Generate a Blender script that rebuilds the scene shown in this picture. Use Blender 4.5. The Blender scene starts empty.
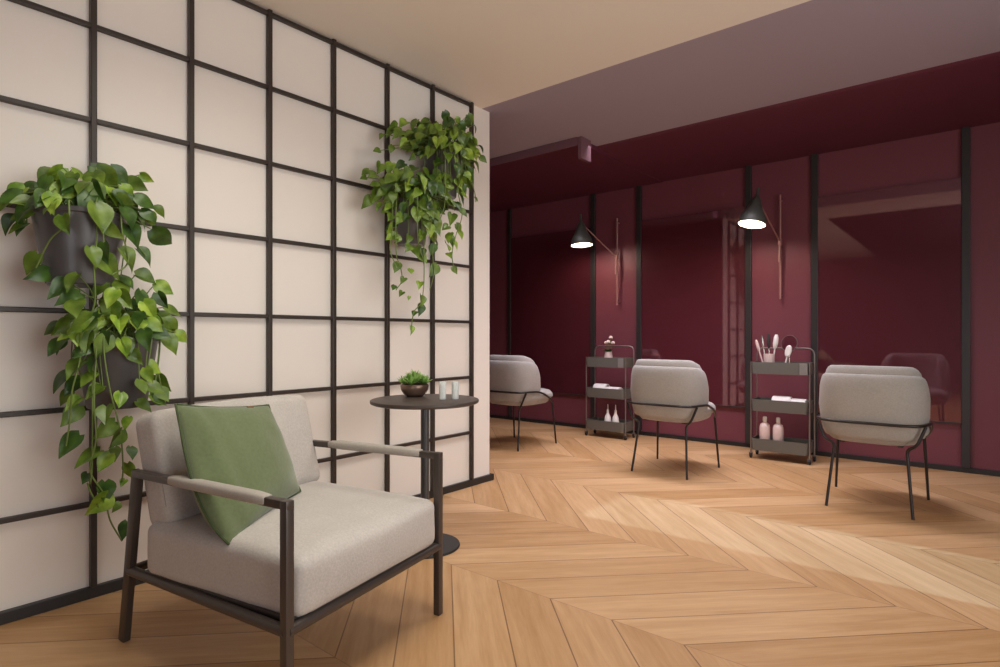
import bpy, bmesh, math, random
from mathutils import Vector, Matrix, noise
R = random.Random(7)
PI = math.pi
SC = bpy.context.scene
COL = SC.collection

# ------------------------------------------------------------------ colour / material helpers
def lin(c):
    c = c / 255.0
    return c / 12.92 if c <= 0.04045 else ((c + 0.055) / 1.055) ** 2.4
def rgb(r, g, b):
    return (lin(r), lin(g), lin(b), 1.0)

def new_mat(name):
    m = bpy.data.materials.new(name)
    m.use_nodes = True
    nt = m.node_tree
    return m, nt, nt.nodes['Principled BSDF']

def mat(name, col, rough=0.6, metal=0.0, spec=0.5, noise_scale=0, noise_amt=0.0, bump=0.0, bump_scale=200, sheen=0.0, trans=0.0, emit=None, emit_s=0.0):
    m, nt, b = new_mat(name)
    b.inputs['Base Color'].default_value = col
    b.inputs['Roughness'].default_value = rough
    b.inputs['Metallic'].default_value = metal
    b.inputs['Specular IOR Level'].default_value = spec
    b.inputs['Sheen Weight'].default_value = sheen
    b.inputs['Transmission Weight'].default_value = trans
    if emit:
        b.inputs['Emission Color'].default_value = emit
        b.inputs['Emission Strength'].default_value = emit_s
    tc = nt.nodes.new('ShaderNodeTexCoord')
    if noise_amt > 0:
        n = nt.nodes.new('ShaderNodeTexNoise')
        n.inputs['Scale'].default_value = noise_scale
        n.inputs['Detail'].default_value = 4
        nt.links.new(tc.outputs['Object'], n.inputs['Vector'])
        mr = nt.nodes.new('ShaderNodeMapRange')
        mr.inputs['To Min'].default_value = 1 - noise_amt
        mr.inputs['To Max'].default_value = 1 + noise_amt
        nt.links.new(n.outputs['Fac'], mr.inputs['Value'])
        mx = nt.nodes.new('ShaderNodeVectorMath'); mx.operation = 'SCALE'
        mx.inputs[0].default_value = col[:3]
        nt.links.new(mr.outputs[0], mx.inputs['Scale'])
        nt.links.new(mx.outputs[0], b.inputs['Base Color'])
    if bump > 0:
        n = nt.nodes.new('ShaderNodeTexNoise')
        n.inputs['Scale'].default_value = bump_scale
        n.inputs['Detail'].default_value = 3
        nt.links.new(tc.outputs['Object'], n.inputs['Vector'])
        bp = nt.nodes.new('ShaderNodeBump')
        bp.inputs['Strength'].default_value = bump
        bp.inputs['Distance'].default_value = 0.004
        nt.links.new(n.outputs['Fac'], bp.inputs['Height'])
        nt.links.new(bp.outputs[0], b.inputs['Normal'])
    return m

class NB:
    """tiny node-building helper"""
    def __init__(s, nt): s.nt = nt
    def m(s, op, a, b=None, c=None):
        n = s.nt.nodes.new('ShaderNodeMath'); n.operation = op
        for i, v in enumerate((a, b, c)):
            if v is None: continue
            if isinstance(v, (int, float)): n.inputs[i].default_value = v
            else: s.nt.links.new(v, n.inputs[i])
        return n.outputs[0]
    def node(s, t): return s.nt.nodes.new(t)
    def link(s, a, b): s.nt.links.new(a, b)

def floor_material():
    m, nt, b = new_mat('chevron_oak')
    k = NB(nt)
    tc = k.node('ShaderNodeTexCoord')
    sp = k.node('ShaderNodeSeparateXYZ'); k.link(tc.outputs['Object'], sp.inputs[0])
    X, Y = sp.outputs[0], sp.outputs[1]
    W, P, Y0, X0 = 0.80, 0.275, 1.93, 1.33
    yy = k.m('SUBTRACT', Y, Y0)
    v = k.m('PINGPONG', yy, W)
    col = k.m('FLOOR', k.m('DIVIDE', yy, W))
    across = k.m('ADD', k.m('SUBTRACT', X, v), X0)
    along = k.m('ADD', X, v)
    s = k.m('DIVIDE', across, P)
    pid = k.m('FLOOR', s)
    fr = k.m('FRACT', s)
    edge = k.m('MINIMUM', fr, k.m('SUBTRACT', 1.0, fr))            # 0 at plank seams
    vend = k.m('MINIMUM', v, k.m('SUBTRACT', W, v))
    seam1 = k.m('LESS_THAN', edge, 0.0125)
    seam2 = k.m('LESS_THAN', vend, 0.0022)
    cmb = k.node('ShaderNodeCombineXYZ'); k.link(pid, cmb.inputs[0]); k.link(col, cmb.inputs[1])
    wn = k.node('ShaderNodeTexWhiteNoise'); wn.noise_dimensions = '3D'; k.link(cmb.outputs[0], wn.inputs['Vector'])
    g = k.node('ShaderNodeCombineXYZ')
    k.link(k.m('MULTIPLY', s, 3.2), g.inputs[0]); k.link(k.m('MULTIPLY', along, 0.9), g.inputs[1])
    k.link(k.m('ADD', k.m('MULTIPLY', pid, 5.37), k.m('MULTIPLY', col, 11.3)), g.inputs[2])
    n1 = k.node('ShaderNodeTexNoise'); n1.inputs['Scale'].default_value = 1.6; n1.inputs['Detail'].default_value = 6
    n1.inputs['Distortion'].default_value = 0.6
    k.link(g.outputs[0], n1.inputs['Vector'])
    n2 = k.node('ShaderNodeTexNoise'); n2.inputs['Scale'].default_value = 9; n2.inputs['Detail'].default_value = 4
    k.link(g.outputs[0], n2.inputs['Vector'])
    rp = k.node('ShaderNodeValToRGB')
    rp.color_ramp.elements[0].position = 0.28; rp.color_ramp.elements[0].color = rgb(*FLOOR_A)
    rp.color_ramp.elements[1].position = 0.72; rp.color_ramp.elements[1].color = rgb(*FLOOR_B)
    f = k.m('ADD', k.m('MULTIPLY', n1.outputs['Fac'], 0.55), k.m('MULTIPLY', n2.outputs['Fac'], 0.20))
    f = k.m('ADD', f, k.m('MULTIPLY', wn.outputs['Value'], 0.28))
    k.link(f, rp.inputs['Fac'])
    mx = k.node('ShaderNodeMix'); mx.data_type = 'RGBA'
    sm = k.m('MAXIMUM', k.m('MULTIPLY', seam1, 0.72), k.m('MULTIPLY', seam2, 0.35))
    k.link(sm, mx.inputs[0])
    k.link(rp.outputs['Color'], mx.inputs[6])
    mx.inputs[7].default_value = rgb(92, 58, 32)
    k.link(mx.outputs[2], b.inputs['Base Color'])
    rr = k.m('ADD', 0.36, k.m('MULTIPLY', n1.outputs['Fac'], 0.16))
    k.link(rr, b.inputs['Roughness'])
    b.inputs['Specular IOR Level'].default_value = 0.4
    bp = k.node('ShaderNodeBump'); bp.inputs['Strength'].default_value = 0.25; bp.inputs['Distance'].default_value = 0.002
    k.link(k.m('SUBTRACT', k.m('MULTIPLY', n2.outputs['Fac'], 0.3), sm), bp.inputs['Height'])
    k.link(bp.outputs[0], b.inputs['Normal'])
    return m

FLOOR_A, FLOOR_B = (168, 124, 78), (206, 166, 124)

def leaf_material(name, c1, c2):
    m, nt, b = new_mat(name)
    k = NB(nt)
    tc = k.node('ShaderNodeTexCoord')
    n = k.node('ShaderNodeTexNoise'); n.inputs['Scale'].default_value = 22; n.inputs['Detail'].default_value = 3
    k.link(tc.outputs['Object'], n.inputs['Vector'])
    rp = k.node('ShaderNodeValToRGB')
    rp.color_ramp.elements[0].position = 0.35; rp.color_ramp.elements[0].color = rgb(*c1)
    rp.color_ramp.elements[1].position = 0.68; rp.color_ramp.elements[1].color = rgb(*c2)
    k.link(n.outputs['Fac'], rp.inputs['Fac'])
    k.link(rp.outputs['Color'], b.inputs['Base Color'])
    b.inputs['Roughness'].default_value = 0.38
    b.inputs['Specular IOR Level'].default_value = 0.5
    return m

def mirror_material():
    m, nt, b = new_mat('tinted_mirror')
    k = NB(nt)
    b.inputs['Base Color'].default_value = rgb(*MIR_BASE)
    b.inputs['Roughness'].default_value = 0.35
    b.inputs['Specular IOR Level'].default_value = 0.2
    gl = k.node('ShaderNodeBsdfGlossy'); gl.inputs['Roughness'].default_value = 0.03
    gl.inputs['Color'].default_value = MIR_TINT
    mx = k.node('ShaderNodeMixShader'); mx.inputs[0].default_value = MIR_MIX
    out = nt.nodes['Material Output']
    k.link(b.outputs[0], mx.inputs[1]); k.link(gl.outputs[0], mx.inputs[2]); k.link(mx.outputs[0], out.inputs['Surface'])
    return m
MIR_BASE = (88, 37, 46)
MIR_TINT = (0.55, 0.38, 0.42, 1)
MIR_MIX = 0.25

def fabric(name, col, amt=0.10, scale=140, bump=0.35, sheen=0.15):
    m, nt, b = new_mat(name)
    k = NB(nt)
    tc = k.node('ShaderNodeTexCoord')
    n = k.node('ShaderNodeTexNoise'); n.inputs['Scale'].default_value = scale; n.inputs['Detail'].default_value = 3
    k.link(tc.outputs['Object'], n.inputs['Vector'])
    n2 = k.node('ShaderNodeTexNoise'); n2.inputs['Scale'].default_value = 9; n2.inputs['Detail'].default_value = 3
    k.link(tc.outputs['Object'], n2.inputs['Vector'])
    f = k.m('ADD', k.m('MULTIPLY', n.outputs['Fac'], 0.7), k.m('MULTIPLY', n2.outputs['Fac'], 0.3))
    mr = k.node('ShaderNodeMapRange'); mr.inputs['From Min'].default_value = 0.3; mr.inputs['From Max'].default_value = 0.7
    mr.inputs['To Min'].default_value = 1 - amt; mr.inputs['To Max'].default_value = 1 + amt
    k.link(f, mr.inputs['Value'])
    vm = k.node('ShaderNodeVectorMath'); vm.operation = 'SCALE'; vm.inputs[0].default_value = col[:3]
    k.link(mr.outputs[0], vm.inputs['Scale']); k.link(vm.outputs[0], b.inputs['Base Color'])
    b.inputs['Roughness'].default_value = 0.92; b.inputs['Specular IOR Level'].default_value = 0.15
    b.inputs['Sheen Weight'].default_value = sheen
    bp = k.node('ShaderNodeBump'); bp.inputs['Strength'].default_value = bump; bp.inputs['Distance'].default_value = 0.002
    k.link(n.outputs['Fac'], bp.inputs['Height']); k.link(bp.outputs[0], b.inputs['Normal'])
    return m

M = {}
M['floor'] = floor_material()
M['panel'] = mat('cream_panel', rgb(234, 224, 216), 0.6, noise_scale=0.8, noise_amt=0.03)
M['cream'] = mat('cream_ceiling_paint', rgb(238, 230, 220), 0.75, noise_scale=1.2, noise_amt=0.02)
M['plaster'] = mat('cream_wall_paint', rgb(236, 224, 214), 0.7)
M['black_metal'] = mat('dark_bronze_metal', rgb(56, 45, 40), 0.42, 0.2, noise_scale=30, noise_amt=0.06)
M['black_base'] = mat('black_baseboard_paint', rgb(38, 35, 36), 0.4)
M['burgundy'] = mat('burgundy_paint', rgb(118, 62, 72), 0.45, spec=0.35, noise_scale=1.5, noise_amt=0.04)
M['soffit'] = mat('dark_burgundy_paint', rgb(94, 44, 60), 0.5, spec=0.3)
M['mauve'] = mat('mauve_ceiling_paint', rgb(164, 152, 166), 0.6, spec=0.3)
M['pale_mauve'] = mat('pale_mauve_paint', rgb(120, 84, 92), 0.6, spec=0.3)
M['mirror'] = mirror_material()
M['trim'] = mat('charcoal_metal_trim', rgb(58, 54, 54), 0.4, 0.3)
M['chair_frame'] = mat('warm_black_steel', rgb(80, 71, 67), 0.36, 0.45, noise_scale=40, noise_amt=0.05)
M['arm_wrap'] = fabric('grey_arm_wrap', rgb(166, 157, 148), 0.06, 180, 0.2)
M['cushion'] = fabric('light_grey_linen', rgb(186, 178, 172), 0.12, 150, 0.4)
M['piping'] = fabric('grey_piping', rgb(150, 142, 136), 0.08, 200, 0.2)
M['green'] = fabric('olive_green_velvet', rgb(100, 110, 76), 0.10, 90, 0.25, 0.4)
M['green_pipe'] = fabric('dark_green_piping', rgb(72, 84, 52), 0.06, 120, 0.2)
M['brown_tag'] = mat('brown_tag', rgb(120, 84, 62), 0.8)
M['table'] = mat('umber_lacquer', rgb(72, 61, 56), 0.45, 0.1, noise_scale=20, noise_amt=0.04)
M['table_steel'] = mat('slate_steel', rgb(78, 78, 80), 0.35, 0.4)
M['pot'] = mat('charcoal_pot', rgb(88, 84, 84), 0.34, 0.15, noise_scale=12, noise_amt=0.06)
M['soil'] = mat('dark_soil', rgb(48, 36, 28), 0.95, noise_scale=60, noise_amt=0.35, bump=0.8, bump_scale=90)
M['stem'] = mat('vine_stem', rgb(110, 128, 62), 0.6)
M['leaf_mid'] = leaf_material('leaf_mid_green', (70, 94, 24), (110, 134, 44))
M['leaf_dark'] = leaf_material('leaf_dark_green', (40, 66, 20), (72, 104, 32))
M['leaf_lime'] = leaf_material('leaf_lime_green', (96, 130, 30), (158, 182, 66))
M['succ'] = leaf_material('succulent_green', (106, 150, 66), (176, 206, 120))
M['bowl'] = mat('bronze_glazed_bowl', rgb(122, 98, 84), 0.28, 0.5, noise_scale=14, noise_amt=0.15)
M['shell'] = fabric('grey_boucle', rgb(160, 153, 147), 0.10, 120, 0.4)
M['tube'] = mat('black_steel_tube', rgb(48, 43, 42), 0.35, 0.4)
M['tray'] = mat('grey_powder_coat', rgb(108, 105, 98), 0.45, 0.2)
M['post'] = mat('pewter_tube', rgb(138, 126, 120), 0.32, 0.6)
M['bracket'] = mat('pale_steel', rgb(150, 146, 142), 0.35, 0.4)
M['rubber'] = mat('black_rubber', rgb(34, 31, 30), 0.6)
M['white'] = mat('white_plastic', rgb(236, 228, 222), 0.4)
M['pinkish'] = mat('blush_ceramic', rgb(228, 200, 192), 0.35)
M['towel'] = fabric('white_terry', rgb(238, 228, 222), 0.05, 160, 0.6)
M['bristle'] = mat('dark_bristle', rgb(52, 46, 42), 0.8)
M['silver'] = mat('silver_metal', rgb(205, 198, 192), 0.22, 0.9)
M['looking_glass'] = mat('looking_glass', rgb(200, 200, 200), 0.03, 1.0)
M['shade'] = mat('dark_olive_enamel', rgb(84, 84, 78), 0.4, 0.2)
M['shade_in'] = mat('white_shade_lining', rgb(240, 232, 220), 0.6)
M['bulb'] = mat('lit_bulb', rgb(255, 240, 220), 0.5, emit=(1.0, 0.86, 0.72, 1), emit_s=8)
M['rose'] = mat('rose_brass', rgb(172, 126, 120), 0.35, 0.5)
M['blossom'] = mat('blush_blossom', rgb(240, 214, 206), 0.8)
def glass_mat():
    m, nt, b = new_mat('clear_glass')
    b.inputs['Base Color'].default_value = (0.95, 0.97, 0.96, 1)
    b.inputs['Roughness'].default_value = 0.25
    b.inputs['Transmission Weight'].default_value = 0.55
    b.inputs['IOR'].default_value = 1.08
    return m
M['glass'] = glass_mat()
M['wax'] = mat('white_wax', rgb(244, 236, 226), 0.5)

# ------------------------------------------------------------------ mesh builder
class MB:
    def __init__(s):
        s.v = []; s.f = []; s.mi = []
    def add(s, verts, faces, mi=0, T=None):
        o = len(s.v)
        for p in verts:
            p = Vector(p)
            s.v.append(T @ p if T is not None else p)
        for f in faces:
            s.f.append([i + o for i in f]); s.mi.append(mi)
        return s
    def box(s, c, d, bev=0.0, mi=0, T=None, seg=2):
        bm = bmesh.new()
        bmesh.ops.create_cube(bm, size=1.0)
        for v in bm.verts:
            v.co = Vector((v.co.x * d[0] + c[0], v.co.y * d[1] + c[1], v.co.z * d[2] + c[2]))
        if bev > 0:
            bmesh.ops.bevel(bm, geom=list(bm.edges), offset=bev, segments=seg, profile=0.5, affect='EDGES')
        bm.verts.index_update()
        s.add([v.co.copy() for v in bm.verts], [[v.index for v in f.verts] for f in bm.faces], mi, T)
        bm.free()
        return s
    def beam(s, a, b, w, h, bev=0.002, up=(0, 0, 1), mi=0):
        """rectangular bar from a to b; w = width across, h = size along up"""
        a = Vector(a); b = Vector(b); d = b - a; L = d.length; z = d.normalized()
        u = Vector(up)
        if abs(z.dot(u)) > 0.95: u = Vector((1, 0, 0))
        x = u.cross(z).normalized(); y = z.cross(x)
        T = Matrix(((x.x, y.x, z.x, a.x), (x.y, y.y, z.y, a.y), (x.z, y.z, z.z, a.z), (0, 0, 0, 1)))
        return s.box((0, 0, L / 2), (w, h, L), bev, mi, T)
    def tube(s, pts, r, n=10, mi=0, cap=True, closed=False):
        pts = [Vector(p) for p in pts]
        rs = r if isinstance(r, (list, tuple)) else [r] * len(pts)
        N = len(pts); rings = []
        up = None
        verts = []
        for i, p in enumerate(pts):
            if closed: t = pts[(i + 1) % N] - pts[i - 1]
            elif i == 0: t = pts[1] - pts[0]
            elif i == N - 1: t = pts[-1] - pts[-2]
            else: t = (pts[i + 1] - pts[i]).normalized() + (pts[i] - pts[i - 1]).normalized()
            if t.length < 1e-9: t = Vector((0, 0, 1))
            t.normalize()
            if up is None:
                up = Vector((0, 0, 1)) if abs(t.z) < 0.9 else Vector((1, 0, 0))
            x = (up - t * up.dot(t))
            if x.length < 1e-6: x = t.orthogonal()
            x.normalize(); y = t.cross(x); up = x
            for k in range(n):
                a = 2 * PI * k / n
                verts.append(p + (x * math.cos(a) + y * math.sin(a)) * rs[i])
        faces = []
        for i in range(N if closed else N - 1):
            j = (i + 1) % N
            for k in range(n):
                k2 = (k + 1) % n
                faces.append([i * n + k, i * n + k2, j * n + k2, j * n + k])
        if cap and not closed:
            faces.append(list(range(n))[::-1]); faces.append([(N - 1) * n + k for k in range(n)])
        return s.add(verts, faces, mi)
    def lathe(s, prof, n=32, mi=0, T=None, close=False):
        """prof: list of (r, z)"""
        verts = []; faces = []
        N = len(prof)
        for r, z in prof:
            for k in range(n):
                a = 2 * PI * k / n
                verts.append((max(r, 1e-5) * math.cos(a), max(r, 1e-5) * math.sin(a), z))
        for i in range(N if close else N - 1):
            j = (i + 1) % N
            for k in range(n):
                k2 = (k + 1) % n
                faces.append([i * n + k, i * n + k2, j * n + k2, j * n + k])
        return s.add(verts, faces, mi, T)
    def softbox(s, h, r, n=10, fn=None, mi=0, T=None):
        """rounded box of half sizes h, corner radius r, each side n x n; fn bends every point"""
        key = {}; verts = []; faces = []
        def put(p):
            q = tuple(round(c, 5) for c in p)
            if q not in key:
                key[q] = len(verts)
                inner = Vector([max(-(h[i] - r), min(h[i] - r, p[i] * h[i])) for i in range(3)])
                out = Vector([p[i] * h[i] for i in range(3)])
                d = out - inner
                w = inner + (d.normalized() * r if d.length > 1e-9 else d)
                if fn: w = fn(w, Vector(p))
                verts.append(w)
            return key[q]
        def sp(t):   # sample denser near edges
            return math.sin(t * PI / 2) if False else t
        for ax in range(3):
            for sg in (-1, 1):
                for i in range(n):
                    for j in range(n):
                        q = []
                        for (a, b2) in ((i, j), (i + 1, j), (i + 1, j + 1), (i, j + 1)):
                            u = EDGE(-1 + 2 * a / n); v = EDGE(-1 + 2 * b2 / n)
                            p = [0, 0, 0]; p[ax] = sg; p[(ax + 1) % 3] = u; p[(ax + 2) % 3] = v
                            q.append(put(p))
                        faces.append(q if sg > 0 else q[::-1])
        return s.add(verts, faces, mi, T)
    def build(s, name, mats, parent=None, smooth=35, loc=None, rot=None):
        me = bpy.data.meshes.new(name)
        me.from_pydata([tuple(v) for v in s.v], [], s.f)
        if not isinstance(mats, (list, tuple)): mats = [mats]
        for m in mats: me.materials.append(M[m] if isinstance(m, str) else m)
        for p, i in zip(me.polygons, s.mi): p.material_index = i
        bm = bmesh.new(); bm.from_mesh(me)
        bmesh.ops.recalc_face_normals(bm, faces=bm.faces)
        bm.to_mesh(me); bm.free()
        if smooth:
            me.polygons.foreach_set('use_smooth', [True] * len(me.polygons))
            me.set_sharp_from_angle(angle=math.radians(smooth))
        me.update()
        o = bpy.data.objects.new(name, me)
        COL.objects.link(o)
        if parent: o.parent = parent
        if loc is not None: o.location = loc
        if rot is not None: o.rotation_euler = rot
        return o

def EDGE(t):
    # push sample lines towards the borders so that rounded edges get enough faces
    return math.copysign(abs(t) ** 0.6, t)

def arc_smooth(pts, n=6):
    """Catmull-Rom through points"""
    P = [Vector(p) for p in pts]
    P = [P[0] * 2 - P[1]] + P + [P[-1] * 2 - P[-2]]
    out = []
    for i in range(1, len(P) - 2):
        a, b, c, d = P[i - 1], P[i], P[i + 1], P[i + 2]
        for k in range(n):
            t = k / n
            out.append(0.5 * ((2 * b) + (c - a) * t + (2 * a - 5 * b + 4 * c - d) * t * t + (3 * b - a - 3 * c + d) * t ** 3))
    out.append(P[-2])
    return out

def fillet(pts, r=0.03, n=5):
    P = [Vector(p) for p in pts]; out = [P[0]]
    for i in range(1, len(P) - 1):
        a = (P[i - 1] - P[i]); b = (P[i + 1] - P[i])
        rr = min(r, a.length * 0.45, b.length * 0.45)
        p0 = P[i] + a.normalized() * rr; p1 = P[i] + b.normalized() * rr
        for k in range(n + 1):
            t = k / n
            out.append((1 - t) ** 2 * p0 + 2 * t * (1 - t) * P[i] + t * t * p1)
    out.append(P[-1])
    return out

def thing(name, label, cat, loc=(0, 0, 0), rz=0.0, group=None):
    o = bpy.data.objects.new(name, None); COL.objects.link(o)
    o.empty_display_size = 0.1
    o.location = loc; o.rotation_euler = (0, 0, rz)
    return tag(o, label, cat, group)
def tag(o, label, cat, group=None):
    o['label'] = label; o['category'] = cat
    if group: o['group'] = group
    return o
def struct(o):
    o['kind'] = 'structure'
    return o
def copy_tree(o, parent=None):
    kids = [c for c in COL.objects if c.parent == o]
    c = o.copy(); COL.objects.link(c)
    if parent: c.parent = parent
    for k in kids: copy_tree(k, c)
    return c

# ------------------------------------------------------------------ camera (eye height 1.05 m, level)
F = 584.0; HZ = 336.0; EYE = 1.05; YAW = math.radians(39.48)
cam_d = bpy.data.cameras.new('camera'); cam = bpy.data.objects.new('camera', cam_d); COL.objects.link(cam)
cam.location = (0, 0, EYE); cam.rotation_euler = (PI / 2, 0, YAW)
cam_d.sensor_width = 36.0; cam_d.lens = F / 1000 * 36; cam_d.shift_y = (HZ - 333.5) / 1000
cam_d.clip_start = 0.02
SC.camera = cam
FW = Vector((-math.sin(YAW), math.cos(YAW))); RT = Vector((math.cos(YAW), math.sin(YAW)))
def at_x(px, py, X):
    """world point on the plane x = X that the photograph shows at (px, py)"""
    u = (px - 500) / F
    d = X / (FW.x + RT.x * u)
    return Vector((X, d * (FW.y + RT.y * u), EYE + (HZ - py) / F * d))

# ------------------------------------------------------------------ room shell
WX, WE, CEIL, BY = -2.765, 3.24, 2.68, 5.75
def slab(name, x0, x1, y0, y1, z0, z1, m, bev=0):
    return struct(MB().box(((x0 + x1) / 2, (y0 + y1) / 2, (z0 + z1) / 2), (x1 - x0, y1 - y0, z1 - z0), bev).build(name, m, smooth=0))
fl = slab('floor', -6.6, 2.4, -2.7, 5.95, -0.1, 0.0, 'floor')
# object origin at the world origin, so the plank pattern is laid out in metres
slab('ceiling', -2.765, -1.65, -2.6, 3.15, CEIL, CEIL + 0.12, 'cream')
slab('ceiling_band', -1.65, 2.3, 2.3, 3.15, CEIL, CEIL + 0.12, 'cream')
slab('ceiling_front', -1.65, 2.3, -2.6, 2.3, CEIL, CEIL + 0.12, 'soffit')  # out-of-view ceiling, coloured dark to keep the mirror reflections dark
slab('ceiling_salon', -6.5, 2.3, 3.15, BY + 0.1, CEIL, CEIL + 0.12, 'mauve')
slab('wall_left', WX - 0.14, WX, -2.6, WE - 0.004, 0, CEIL, 'panel')
slab('wall_left_end', WX - 0.14, WX, WE - 0.004, WE, 0, CEIL, 'burgundy')  # end face coloured dark so the mirrors reflect no bright strip
slab('wall_back', -6.5, 2.3, BY, BY + 0.12, 0, CEIL, 'burgundy')
slab('wall_far_left', -6.62, -6.5, WE - 2.0, BY + 0.12, 0, CEIL, 'burgundy')
slab('wall_partition', -6.5, WX - 0.14, WE - 0.14, WE - 0.02, 0, CEIL, 'burgundy')
slab('wall_front', -2.9, 2.4, -2.72, -2.6, 0, CEIL, 'burgundy')
# right wall, with a slot added so the sun draws a pale floor strip
RX = 2.3
slab('wall_right', RX, RX + 0.12, -2.6, 2.95, 0, CEIL, 'burgundy')
slab('wall_right_far', RX, RX + 0.12, 3.58, BY + 0.12, 0, CEIL, 'burgundy')
slab('wall_right_header', RX, RX + 0.12, 2.95, 3.58, 2.3, CEIL, 'burgundy')

# soffit over the mirrors: thin lowered slab with a rounded front edge
def soffit(name, x0, x1, yf, drop, m, r):
    prof = [(yf, CEIL)]
    for k in range(9):
        a = PI / 2 * k / 8
        prof.append((yf + r * (1 - math.cos(a)), CEIL - drop * math.sin(a)))
    prof += [(BY, CEIL - drop), (BY, CEIL)]
    n = len(prof)
    v = [(x0, y, z) for y, z in prof] + [(x1, y, z) for y, z in prof]
    f = [[i, (i + 1) % n, n + (i + 1) % n, n + i] for i in range(n)] + [list(range(n)), list(range(n, 2 * n))]
    b = MB(); b.add(v, f)
    return struct(b.build(name, m, smooth=40))
soffit('trim_1', -2.55, 2.3, 4.40, 0.03, 'soffit', 0.5)
SO = soffit('trim_2', -6.5, -2.55, 4.10, 0.036, 'soffit', 0.004)
struct(MB().box((-4.525, 4.094, CEIL - 0.035), (3.95, 0.012, 0.07), 0.002).build('trim_3', 'pale_mauve', smooth=0))
struct(MB().box((-2.53, 4.17, CEIL - 0.09), (0.035, 0.15, 0.18), 0.003).build('trim_4', 'pale_mauve', smooth=0))

# baseboards
slab('baseboard_left', WX, WX + 0.022, -2.6, WE + 0.022, 0, 0.046, 'black_base', 0.003)
slab('baseboard_left_end', WX - 0.14, WX, WE, WE + 0.022, 0, 0.046, 'black_base', 0.003)
slab('baseboard_back', -6.5, RX, BY - 0.018, BY, 0, 0.040, 'black_base', 0.003)

# vertical charcoal trims on the burgundy wall
for i, x in enumerate((-4.56, -3.365, -2.805, -1.691, -1.132, -0.09)):
    w = 0.036 if i == 0 else 0.055
    slab('trim_%d' % (i + 5), x - w / 2, x + w / 2, BY - 0.035, BY, 0.040, CEIL - 0.03, 'trim', 0.004)

# tinted mirrors
mspec = [(-4.542, -3.392, 'wide tinted mirror farthest left, partly hidden by the cream wall end'),
         (-2.777, -1.719, 'tall dark tinted mirror between the two lit lamp panels'),
         (-1.104, -0.118, 'tinted mirror on the right reflecting the back of a grey chair')]
for x0, x1, lab in mspec:
    t = thing('wall_mirror', lab, 'mirror', ((x0 + x1) / 2, BY, 0.37), 0, 'burgundy wall mirrors')
    w = x1 - x0
    MB().box((0, -0.012, 0.95), (w, 0.022, 1.90), 0.0).build('mirror_glass', 'mirror', t, 0)
    MB().box((0, -0.014, 0.006), (w, 0.028, 0.012), 0.002).build('bottom_rail', 'trim', t, 0)

# ------------------------------------------------------------------ black grid on the cream wall
g = thing('wall_grid', 'black metal grid of square frames mounted over the cream wall', 'wall grid', (WX, 1.0, 0.0))
GX = 0.016
YB = [-2.235 + 0.3757 * k for k in range(0, 15)]     # vertical bars, the last one at y = 3.025
ROWS = [0.377, 0.763, 1.148, 1.532, 1.914, 2.292] + [CEIL - 0.018]
for y in YB:
    MB().box((GX, y - 1.0, (0.045 + CEIL) / 2), (0.026, 0.022, CEIL - 0.045), 0.003).build('vertical_bar', 'black_metal', g, 0)
for z in ROWS:
    MB().box((GX - 0.002, (YB[0] + YB[-1]) / 2 - 1.0, z), (0.022, YB[-1] - YB[0], 0.0195), 0.003).build('horizontal_bar', 'black_metal', g, 0)

# ------------------------------------------------------------------ armchair
def cushion_fn(crown_top, crown_front=0.0, sag=0.0, seed=0.0):
    def fn(w, p):
        k = max(0, (1 - p.x ** 2)) * max(0, (1 - p.y ** 2))
        if p.z > 0.2: w.z += crown_top * k
        elif p.z < -0.2: w.z -= sag * k
        if p.x > 0.2: w.x += crown_front * (1 - p.y ** 2) * (1 - p.z ** 2)
        nz = noise.noise(w * 9 + Vector((seed, 0, 0)))
        w.z += 0.003 * nz; w.x += 0.003 * noise.noise(w * 11 + Vector((0, seed, 3)))
        return w
    return fn
AW, AL, AZ, RZ = 0.725, 0.715, 0.598, 0.258       # width, arm length, arm height, rail height
ALPHA = math.radians(11.8)
hy = AW / 2
HB, HF, XF = hy - 0.028, hy - 0.064, -AL - 0.14       # half width at the arm's back end, at the rear foot; x of the rear foot
FLx, FLy = -1.434, 0.844
ox, oy = FLx - math.sin(ALPHA) * hy, FLy + math.cos(ALPHA) * hy
ac = thing('armchair', 'low grey armchair with dark metal frame in front of the grid wall', 'armchair', (ox, oy, 0), ALPHA)
BK = 0.025
tr = RZ / AZ
XR, HR = XF + (-AL - XF) * tr, HF + (HB - HF) * tr    # rear leg at rail height
for s in (-1, 1):
    y = s * hy
    MB().beam((0, y, 0), (0, y, AZ + BK / 2), 0.028, 0.026, 0.003, (1, 0, 0)).build('leg', 'chair_frame', ac, 30)
    MB().beam((XF, s * HF, 0), (-AL, s * HB, AZ + 0.01), 0.024, 0.034, 0.003, (1, 0, 0)).build('leg', 'chair_frame', ac, 30)
    MB().beam((-AL - 0.016, s * HB, AZ), (0.0139, y, AZ), 0.026, 0.024, 0.003).build('arm_rail', 'chair_frame', ac, 30)
    b = MB(); b.softbox((0.226, 0.021, 0.0165), 0.014, 6, None)
    b.build('armrest_wrap', 'arm_wrap', ac, 50, loc=(-0.300, y - s * 0.028 * 0.300 / AL, AZ + 0.0035), rot=(0, 0, s * math.atan2(0.028, AL)))
    MB().tube([(XR, s * HR, RZ), (0, y, RZ)], 0.0165, 12).build('side_rail', 'chair_frame', ac, 40)
MB().tube([(0, -hy, RZ), (0, hy, RZ)], 0.0165, 12).build('front_rail', 'chair_frame', ac, 40)
MB().tube([(XR, -HR, RZ), (XR, HR, RZ)], 0.015, 12).build('back_rail', 'chair_frame', ac, 40)
b = MB()
for s in (-1, 1): b.beam((-AL + 0.02, s * (hy - 0.052), RZ + 0.008), (-0.012, s * (hy - 0.036), RZ + 0.008), 0.026, 0.03, 0.003)
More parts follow.
